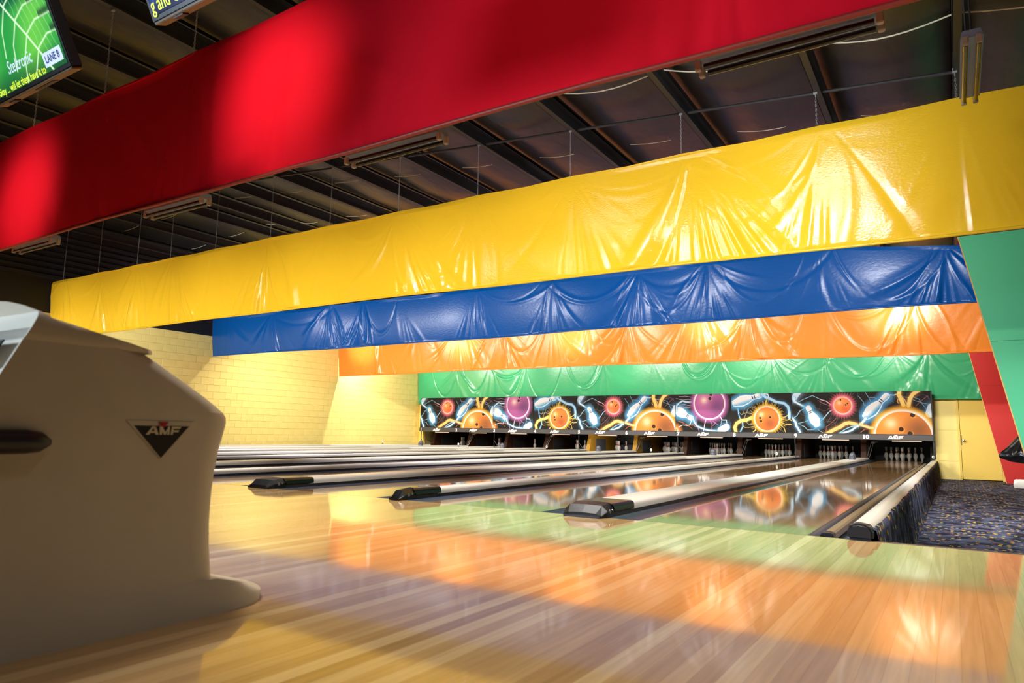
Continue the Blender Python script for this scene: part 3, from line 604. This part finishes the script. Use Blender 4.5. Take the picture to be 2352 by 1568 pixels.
# ------------------------------------------------------------------ banners
def banner(name, label, x0, x1, y, zb, zt, mname, step, sup, amp, seed, swag=.0, pucker=1., belly=0., scal=.02, tip=0.):
    rnd = np.random.RandomState(seed); nx = int((x1-x0)/step)+1; nz = int((zt-zb)/step)+1
    X, Z = np.meshgrid(np.linspace(x0, x1, nx), np.linspace(0, 1, nz)); Hh = zt-zb; zz = Z*Hh       # zz height above bottom
    D = np.zeros_like(X); ss = sorted(sup)
    for sx in ss:
        sx = sx+rnd.uniform(-.15, .15); dx = X-sx; dz = (Hh-zz)+.05; r = np.hypot(dx, dz); th = np.arctan2(dx, dz)
        wgt = np.exp(-(dx/(.75+.25*dz))**4); st0 = rnd.choice([.25, .6, 1., 1.3]); fan = np.zeros_like(X)
        for q in range(rnd.randint(4, 9)):                       # long creases fanning out from the support
            tk = rnd.normal(0, .55); sg = rnd.uniform(.035, .11); bend = rnd.uniform(-.35, .35)*np.sign(tk)
            fan += rnd.choice([-1, 1, 1])*rnd.uniform(.4, 1.)*sg*np.exp(-((th-tk-bend*(r-.4))/sg)**2)
        D -= amp*st0*fan*r*wgt*np.clip(r/.3, 0, 1)
        pk = np.zeros_like(X); cen = rnd.normal(0, .25); wid = rnd.uniform(.25, .55)
        for q in range(rnd.randint(8, 22)):                      # short puckers above the bottom hem
            tk = cen+rnd.normal(0, wid*.6); sg = rnd.uniform(.018, .04)
            pk += rnd.choice([-1, 1])*rnd.uniform(.4, 1.)*sg*np.exp(-((th-tk)/sg)**2)
        D -= amp*pucker*st0*pk*r*wgt*np.clip((dz/Hh-.35)/.5, 0, 1)**1.5
    for a, b in zip(ss[:-1], ss[1:]):
        for q in range(rnd.randint(0, 4) if swag else 0):        # drooping arcs between two supports
            m = (a+b)/2+rnd.uniform(-.15, .15); h = (b-a)/2*rnd.uniform(.75, 1.15); env = np.clip(1-((X-m)/h)**2, 0, 1)
            lev = (Hh-zz)-env**.8*Hh*rnd.uniform(.15, .95); sg = rnd.uniform(.025, .06)
            D -= swag*rnd.choice([-1, 1])*rnd.uniform(.4, 1)*sg*env**.6*np.exp(-(lev/sg)**2)
    D += .02*np.sin(X*1.1+rnd.uniform(0, 6))*Z + .015*np.sin(X*2.3+rnd.uniform(0, 6))
    D *= np.clip((1-Z)*Hh/.07, 0, 1)*np.clip(Z*Hh/.05+.25, 0, 1)
    D += belly*(1-Z)**2
    top = np.zeros(nx); xs = X[0]; ss = np.array(sorted(sup))
    dmin = np.min(np.abs(xs[:, None]-ss[None, :]), 1); top = -scal*np.clip(dmin/.75, 0, 1)-tip*np.clip((xs+.6)/1.5, 0, 1)
    bot = .02*np.sin(xs*.33+seed)+.008*np.sin(xs*1.3+seed)
    ZZ = zb+bot[None, :]+zz*(1+((top-bot)[None, :])/Hh)
    co = np.stack([X, y+D, ZZ], -1)
    t = thing(name, label, 'banner', (0, 0, 0))
    ii, jj = np.meshgrid(np.arange(nx-1), np.arange(nz-1)); a = (jj*nx+ii).ravel(); quads = np.stack([a, a+1, a+nx+1, a+nx], 1)
    me = bpy.data.meshes.new('sheet'); me.vertices.add(nx*nz); me.vertices.foreach_set('co', co.reshape(-1))
    me.loops.add(quads.size); me.loops.foreach_set('vertex_index', quads.reshape(-1).astype(np.int32))
    me.polygons.add(len(quads)); me.polygons.foreach_set('loop_start', np.arange(0, quads.size, 4, dtype=np.int32)); me.polygons.foreach_set('loop_total', np.full(len(quads), 4, np.int32))
    me.polygons.foreach_set('use_smooth', [True]*len(quads)); me.update(calc_edges=True); me.materials.append(MATS[mname])
    link('sheet', me, t)
    st_ = max(1, nx//60)
    MB().tube([(co[0, i, 0], co[0, i, 1], co[0, i, 2]+.004) for i in list(range(0, nx, st_))+[nx-1]], .016, 8).build('hem_bar', 'hem_red' if mname == 'v_red' else mname, t, smooth=60)
    MB().tube([(co[-1, i, 0], co[-1, i, 1]+.012, co[-1, i, 2]-.012) for i in list(range(0, nx, st_))+[nx-1]], .014, 8).build('top_hem', mname, t, smooth=60)
    return t, lambda q: float(np.interp(q, xs, co[-1, :, 2]))
RSUP = [p for p in PUR if -15 < p < 2]
def irregular(a, b, lo, hi, seed):
    r = random.Random(seed); out = [a]
    while out[-1] < b: out.append(out[-1]+r.uniform(lo, hi))
    return out
banner('vinyl_banner', 'matte red fabric banner hanging nearest to the approach', XW+.1, 2.6, -1.1, 2.52, 3.9, 'v_red', .025, PUR, .2, 3, 0, .6)
_, ytop = banner('vinyl_banner', 'glossy yellow vinyl banner hung on chains behind the red one', XW+.05, 4.2, 3.32, 2.592, 3.93, 'v_yellow', .013, PUR, .30, 4, .12, 1.7, .09)
banner('vinyl_banner', 'glossy dark blue vinyl banner below and behind the yellow one', XW+.02, 2.0, 7.6, 2.6, 3.68, 'v_blue', .014, irregular(-16.6, 2, 1.1, 2.2, 2), .42, 8, .25, .9, .09, .02, .2)
banner('vinyl_banner', 'glossy orange vinyl banner between the blue and the green one', XW+.02, 2.2, 12.5, 2.42, 3.93, 'v_orange', .016, irregular(-16.6, 2.2, 1.1, 2.1, 3), .36, 11, .25, 1., .09)
banner('vinyl_banner', 'green vinyl banner right above the printed masking panels', XW+.02, 2.0, 16.86, 1.66, 3.0, 'v_green', .018, irregular(-16.7, 2, .9, 1.7, 5), .3, 15, .45, .6, .06)

# ------------------------------------------------------------------ chains
def chain_mb(L):
    mb = MB(); ll = .034; n = int(L/(ll*.78)); R = .003
    for i in range(n):
        z = -i*ll*.78; pts = []
        for j in range(7):
            a = 2*PI*j/6; u, v = math.cos(a)*.0075, math.sin(a)*ll*.5
            pts.append((u, 0, z-ll*.5+v) if i % 2 else (0, u, z-ll*.5+v))
        mb.tube(pts, R, 4, cap=False)
    return mb
def chain(x, y, z0, z1, lbl, grp):
    t = thing('hanging_chain', lbl, 'chain', (x, y, z0), grp)
    chain_mb(z0-z1-.05).build('links', 'zinc', t, loc=(0, 0, -.05))
    MB().box((-.02, -.012, -.02), (.02, .012, .035)).tube([(0, 0, -.02), (0, 0, -.055)], .007, 6).build('clamp', 'zinc', t, bevel=.003)
for i, px in enumerate(PUR): chain(px-.02, 3.32, zp(px), ytop(px-.02)-.01, 'steel chain holding the yellow banner, %s from the left' % ORD[i], 'chains of the yellow banner')
red_x = [-10.88, -9.3, -7.8, -6.3, -4.8, -3.31]
for i, px in enumerate(red_x): chain(px-.02, -1.1, zp(px), 3.88, 'steel chain holding the red banner, %s from the left' % ORD[i], 'chains of the red banner')

# ------------------------------------------------------------------ strip lights
def strip_light(loc, L, rotz, label, tube_m):
    t = thing('strip_light', label, 'strip light', loc, 'unlit blacklight strip fixtures'); t.rotation_euler = (0, 0, rotz)
    MB().prism([(-.07, .0), (.07, .0), (.055, .055), (-.055, .055)], 'x', -L/2, L/2).build('housing', 'fixture', t, bevel=.004)
    for y in (-.04, .04):
        MB().tube([(-L/2+.03, y, -.035), (L/2-.03, y, -.035)], .0165, 12).build('tube', tube_m, t, smooth=True)
        for s in (-1, 1): MB().box((s*L/2-.022, y-.018, -.055), (s*L/2+.012, y+.018, .004)).build('lamp_holder', 'holder', t, bevel=.004)
    return t
for i, xx in enumerate((-8.43, -5.55, -2.72, .1)):
    strip_light((xx, -.70, 2.70), .93, 0, 'unlit strip light below the red banner, %s from the left' % ORD[i], 'uv_tube')
    for s in (-.35, .35): MB().tube([(xx+s, -.70, 2.755), (xx+s, -1.05, 3.87)], .003, 5).build('hanger_wire', 'zinc', None)
for o in [o for o in COL.objects if o.name.startswith('hanger_wire')]:
    p = min([q for q in COL.objects if q.name.startswith('strip_light')], key=lambda q: abs(q.location.x-(o.data.vertices[0].co.x)))
    o.parent = p; o.location = -p.location
t = strip_light((1.015, 1.5, 3.34), 1.02, PI/2, 'strip light with two amber tubes pointing to the pins in front of the yellow banner', 'uv_tube_amber')
for s_ in (-.4, .4): MB().tube([(s_, 0, .05), (s_, 0, zp(1.0)-3.34)], .006, 6).build('hanger_rod', 'purlin', t)

# ------------------------------------------------------------------ monitors
def tv_leaf():
    H, W = .53, .94; X, Y = np.meshgrid(np.linspace(0, W, 200), np.linspace(0, H, 114)); A = Art((0, 0, 940, 530), 2, X, Y, W, H, (40, 150, 66))
    A.mix(.75*(.5+.5*np.sin(X*9+Y*5))*.9, (128, 214, 74)); A.mix(np.clip((Y-.38)/.2, 0, .8), (16, 60, 40)); A.mix(np.exp(-((Y-.05)/.06)**2)*.8, (10, 70, 60))
    def vein(p, w): A.line(p, w, (206, 240, 196))
    vein([(430, 0), (640, 300), (800, 560)], .008); r = random.Random(4)
    for k in range(5):
        x, y = 430+70*k, 100*k-20; vein([(x, y), (x+130, y-45), (940, y-40)], .005); A.mix(np.exp(-((Y*1000-(y-62))/18)**2)*(X*1000 > x+180)*.7, (30, 50, 40))
        vein([(x, y), (x-120, y+120), (x-180, y+260)], .005)
        for j in range(7): A.bolt([(x+60+j*55, y-30), (x+80+j*55, y+40), (x+75+j*55, y+80)], .0016, (170, 226, 170), 8, .8)
    return A
def tv_blue():
    H, W = .53, .94; X, Y = np.meshgrid(np.linspace(0, W, 120), np.linspace(0, H, 70)); A = Art((0, 0, 940, 530), 6, X, Y, W, H, (16, 34, 96))
    A.mix(np.clip(np.sin(X*22+3*np.sin(Y*14)), 0, 1)*.7, (72, 120, 214)); A.mix(np.exp(-((X-.22)/.05)**2-((Y-.3)/.1)**2)*.7, (130, 190, 236)); A.mix(np.clip((Y-.42)/.1, 0, .85), (10, 20, 66)); return A
mat('txt_yellow', (214, 240, 60), emit=1.1); mat('txt_navy', (40, 56, 110), .5, emit=.6); mat('txt_plate', (190, 208, 236), emit=.9); mat('txt_pale', (200, 216, 240), emit=.9)
def monitor(label, xr, xl, art, texts, plate):
    w_, h_, d_ = xr-xl, .58, .07
    t = thing('monitor', label, 'monitor', (xl, -2.6, 2.69), 'overhead score monitors'); t.rotation_euler = (math.radians(26), 0, 0)
    MB().box((0, 0, 0), (w_, d_, h_)).build('case', 'tv_case', t, bevel=.006)
    link('screen', raster_mesh('screen', art, 'tv_screen', w_-.05, h_-.05), t, (.025, -.003, h_-.022))
    u = MB().box((.01, .002, -.012), (w_-.01, d_-.002, .0)).build('under_shell', 'tv_under', t, bevel=.003)
    MB().box((.16, .01, -.02), (.24, .05, -.012)).build('bracket', 'tv_case', u); MB().box((.5, .02, -.016), (.74, .05, -.012)).build('vent', 'tv_case', u)
    for tx, sz, m_, bx, bz, al, sh, nm_ in texts:
        o = link(nm_, text_mesh(tx, sz, m_, .0006, .78, sh, al), t, (bx, -.006, bz)); o.rotation_euler = (PI/2, 0, 0)
    if plate:
        MB().box((w_-.26, -.005, .055), (w_-.045, -.004, .135)).build('lane_plate', 'txt_plate', t)
        o = link('lane_text', text_mesh('LANE 8', .058, 'txt_navy', .0015, .9), t, (w_-.152, -.008, .075)); o.rotation_euler = (PI/2, 0, 0)
    MB().tube([(w_/2, d_+.02, .3), (w_/2, d_+.9, 2.1)], .02, 8).build('pole', 'tv_case', t)
    return t
monitor('overhead monitor showing a green leaf and a lane 8 plate', -3.585, -4.6, tv_leaf(), [('okay ... will let them have it to', .066, 'txt_yellow', .745, .032, 'RIGHT', 0, 'ticker_text'), ('Steltronic', .105, 'txt_pale', .64, .125, 'RIGHT', .3, 'script_text')], True)
monitor('overhead monitor with blue picture and yellow ticker text at the top edge', -1.7, -2.73, tv_blue(), [('g and Old did not', .1, 'txt_yellow', .032, .042, 'LEFT', 0, 'ticker_text')], False)

# ------------------------------------------------------------------ ball return in the foreground
XC, HW = -1.43, .268
t = thing('ball_return', 'large beige ball return housing with a black triangular badge on the approach', 'ball return', (XC, 0, 0))
lev = [(.0, -3.07, 0), (.06, -3.062, 0), (.10, -3.060, 0), (.14, -3.066, 0), (.20, -3.074, 0), (.267, -3.079, 0), (.36, -3.079, 0), (.43, -3.073, 0), (.49, -3.064, 0), (.54, -3.052, 0), (.575, -3.044, 0), (.592, -3.046, 0), (.606, -3.056, 0), (.622, -3.078, 0),
       (.645, -3.113, 0), (.68, -3.172, 0), (.717, -3.238, .001), (.75, -3.295, .002), (.775, -3.345, .003), (.80, -3.44, .006)]
mb = MB(); npt = 0; rings = []
def ring(z, yf, ins, yb, hw):
    ch = .11; chx = .075; pts = [(hw-ins, yb), (hw-ins, (yb+yf)/2), (hw-ins, yf-ch)]
    for a in (.25, .5, .75): pts.append((hw-ins-chx*a**1.6, yf-ch+ch*(1-(1-a)**1.25)))
    pts.append((hw-ins-chx, yf)); pts.append((.09, yf+.004))
    return [(a, b, z) for a, b in pts] + [(-a, b, z) for a, b in reversed(pts)]
def rearp(z): return -3.645-(.845-z)*.46
for z, yf, ins in lev:
    if z <= .6: rings.append(ring(z, yf, ins, -4.9, HW))
    else:
        if z < .61: rings.append(ring(z, yf, ins, -4.9, HW))
        rings.append(ring(z, yf, ins, rearp(z), HW))
for R in rings: mb.v += R
n = len(rings[0])
for i in range(len(rings)-1):
    for j in range(n): mb.f.append((i*n+j, i*n+(j+1) % n, (i+1)*n+(j+1) % n, (i+1)*n+j)); mb.mi.append(0)
mb.f += [tuple(range(n-1, -1, -1)), tuple(range((len(rings)-1)*n, len(rings)*n))]; mb.mi += [0, 0]
body = mb.build('body', 'return_shell', t, smooth=28)
# hood cap over the top rear
mb = MB(); capl = [(.768, -3.33, .004), (.778, -3.335, .0), (.79, -3.385, .0), (.803, -3.455, .0), (.818, -3.525, .003), (.832, -3.59, .008), (.845, -3.632, .022), (.862, -3.652, .07), (.874, -3.664, .13), (.880, -3.672, .2)]
rings = []
for z, yf, ins in capl:
    yb = min(rearp(z), yf-.012); pts = [(HW+.001-ins, yb), (HW+.001-ins, yb+(yf-yb)*.5), (HW-.003-ins, yf-.03*(1 if yf-yb > .04 else .2)), (HW-.035-ins, yf), (max(.02, (HW-ins)*.4), yf+.003)]
    rings.append([(a, b, z) for a, b in pts] + [(-a, b, z) for a, b in reversed(pts)])
for R in rings: mb.v += R
n = len(rings[0])
for i in range(len(rings)-1):
    for j in range(n): mb.f.append((i*n+j, i*n+(j+1) % n, (i+1)*n+(j+1) % n, (i+1)*n+j)); mb.mi.append(0)
mb.f += [tuple(range(n-1, -1, -1)), tuple(range((len(rings)-1)*n, len(rings)*n))]; mb.mi += [0, 0]
hood = mb.build('hood', 'return_shell', t, smooth=35)
MB().prism([(-3.742, .70), (-3.738, .70), (-3.706, .765), (-3.710, .765)], 'x', .12, .235).build('slot', 'logo_black', hood)
# foot
mb = MB(); N = 28; R0 = []; R1 = []
for i in range(N+1):
    a = -PI/2+PI*i/N; cx_, sx_ = math.cos(a), math.sin(a)
    R0.append((math.copysign(abs(sx_)**.8, sx_)*(HW+.005), -3.05+.235*cx_**.9 if cx_ > 0 else -3.05)); R1.append((math.copysign(abs(sx_)**.8, sx_)*(HW+.001), -3.09+.2*max(cx_, 0)**.9))
R0 = [(-(HW+.005), -4.95)]+R0+[(HW+.005, -4.95)]; R1 = [(-(HW+.001), -4.92)]+R1+[(HW+.001, -4.92)]; n = len(R0)
zt_ = lambda y: .105-.055*max(0, min(1, (y+3.09)/.2))
mb.v = [(a, b, 0) for a, b in R0]+[(a, b, .028) for a, b in R0]+[(a, b, zt_(b)) for a, b in R1]
for L_ in range(2):
    for j in range(n-1): mb.f.append((L_*n+j, L_*n+j+1, (L_+1)*n+j+1, (L_+1)*n+j)); mb.mi.append(0)
    mb.f.append((L_*n+n-1, L_*n, (L_+1)*n, (L_+1)*n+n-1)); mb.mi.append(0)
mb.f += [tuple(range(n-1, -1, -1)), tuple(range(2*n, 3*n))]; mb.mi += [0, 0]
mb.build('foot', 'return_shell', t, smooth=50)
MB().tube([(HW+.012, -4.7, .518), (HW+.014, -3.66, .518), (HW+.013, -3.625, .517), (HW+.01, -3.60, .516)], [.03, .03, .025, .008], 14).build('rubber_rail', 'dark_rubber', t, smooth=True)
bd = thing('badge', None, None); del bd['label']; del bd['category']; bd.parent = t; bd.location = (HW, 0, 0); bd.name = 'badge'
MB().prism([(-3.412, .577), (-3.208, .577), (-3.303, .468)], 'x', 0, .0035).build('badge_plate', 'return_shell', bd, bevel=.001)
MB().prism([(-3.388, .562), (-3.225, .562), (-3.303, .472)], 'x', .0035, .005).build('badge_field', 'logo_black', bd)
MB().prism([(-3.320, .574), (-3.289, .574), (-3.3045, .556)], 'x', .005, .0075).build('badge_triangle', 'logo_red', bd)
lm = logo_letters(.0235, .002).mesh('badge_letters', 'logo_cream'); o = link('badge_letters', lm, bd, (.0055, -3.303, .5375)); o.rotation_euler = (0, 0, PI/2)

# ------------------------------------------------------------------ wings, bag, cloth on the right
def wing(y, pts_edge, right, zt0, seam, m_, label, lower_label):
    t = thing('wing_panel', label, 'wing panel', (0, y, 0))
    (xt, zt1), (xb, zb1) = pts_edge
    def xe(z): return xb+(xt-xb)*(z-zb1)/(zt1-zb1)
    for nm_, z0, z1 in (('lower_sheet', FLOOR+.012, seam-.002), ('upper_sheet', seam+.002, zt1)):
        tz = zt0 if nm_ == 'upper_sheet' else z1
        MB().prism([(xe(z0), z0), (right, z0), (right, tz), (xe(z1), z1)], 'y', 0, .05).build(nm_, m_, t)
    MB().add([(xe(FLOOR+.02)-.012, -.002, FLOOR+.02), (xe(FLOOR+.02), -.002, FLOOR+.02), (xe(FLOOR+.02), .06, FLOOR+.02), (xe(FLOOR+.02)-.012, .06, FLOOR+.02), (xt-.012, -.002, zt1), (xt, -.002, zt1), (xt, .06, zt1), (xt-.012, .06, zt1)],
             [(3,2,1,0),(4,5,6,7),(0,1,5,4),(1,2,6,5),(2,3,7,6),(3,0,4,7)]).build('edge_trim', 'edge_tan', t)
    return t
wing(7.35, ((.965, 3.54), (1.555, .44)), 5.2, 3.56, 1.98, 'wing_green', 'tall green slanted wing panel at the right edge under the yellow banner', '')
wing(16.0, ((1.17, 2.78), (1.745, -.37)), 5.2, 2.78, 1.93, 'wing_red', 'tall red slanted wing panel beside the yellow door', '')
mb = MB(); rnd = random.Random(5); NB = 26; prof_b = [(0.02, .0), (.09, -.06), (.17, -.20), (.235, -.34), (.26, -.40), (.245, -.44), (.15, -.47), (.02, -.475)]
for (r, z) in prof_b:
    for j in range(NB):
        a = 2*PI*j/NB; rr = r*(1+.10*math.sin(5*a+z*6)+.07*math.sin(9*a+2)+rnd.uniform(-.03, .03)); mb.v.append((rr*math.cos(a)*1.25-.35*(-z)*.2, rr*math.sin(a)*.8, z+.03*math.sin(3*a+1)*(r/.26)-.16*(rr*math.cos(a))/.3*(.5 if z < -.3 else .15)))
for i in range(len(prof_b)-1):
    for j in range(NB): mb.f.append((i*NB+j, i*NB+(j+1) % NB, (i+1)*NB+(j+1) % NB, (i+1)*NB+j)); mb.mi.append(0)
mb.f += [tuple(range(NB)), tuple(range((len(prof_b)-1)*NB, len(prof_b)*NB))]; mb.mi += [0, 0]
t = thing('plastic_bag', 'crumpled black plastic bag hanging at the edge of the green wing panel', 'plastic bag', (1.66, 7.75, .74))
mb.build('bag_body', 'bag', t, smooth=70); MB().tube([(-.02, 0, -.02), (-.06, .0, .16), (-.10, -.05, .34), (-.08, -.2, .42), (.1, -.3, .44)], .02, 8).build('bag_neck', 'bag', t, smooth=True)
mb = MB(); nx_ = 9
for k, (zz, ins) in enumerate([(0, .0), (.05, -.012), (.12, -.01), (.165, .015), (.18, .05)]):
    for j in range(24):
        a = 2*PI*j/24; c_, s_ = math.cos(a), math.sin(a); e = 1/max(abs(c_), abs(s_))**.75
        mb.v.append(((.19-ins)*c_*e*(1+.03*math.sin(3*a+k)), (.09-ins)*s_*e*(1+.05*math.sin(4*a)), zz+.006*math.sin(5*a+k)))
for i in range(4):
    for j in range(24): mb.f.append((i*24+j, i*24+(j+1) % 24, (i+1)*24+(j+1) % 24, (i+1)*24+j)); mb.mi.append(0)
mb.f += [tuple(range(24)), tuple(range(96, 120))]; mb.mi += [0, 0]
o = mb.build('folded_cloth', 'white_cloth', None, smooth=60, loc=(1.98, 14.3, FLOOR+.012)); tag(o, 'white folded cloth pad on the carpet at the foot of the red wing panel', 'cloth')
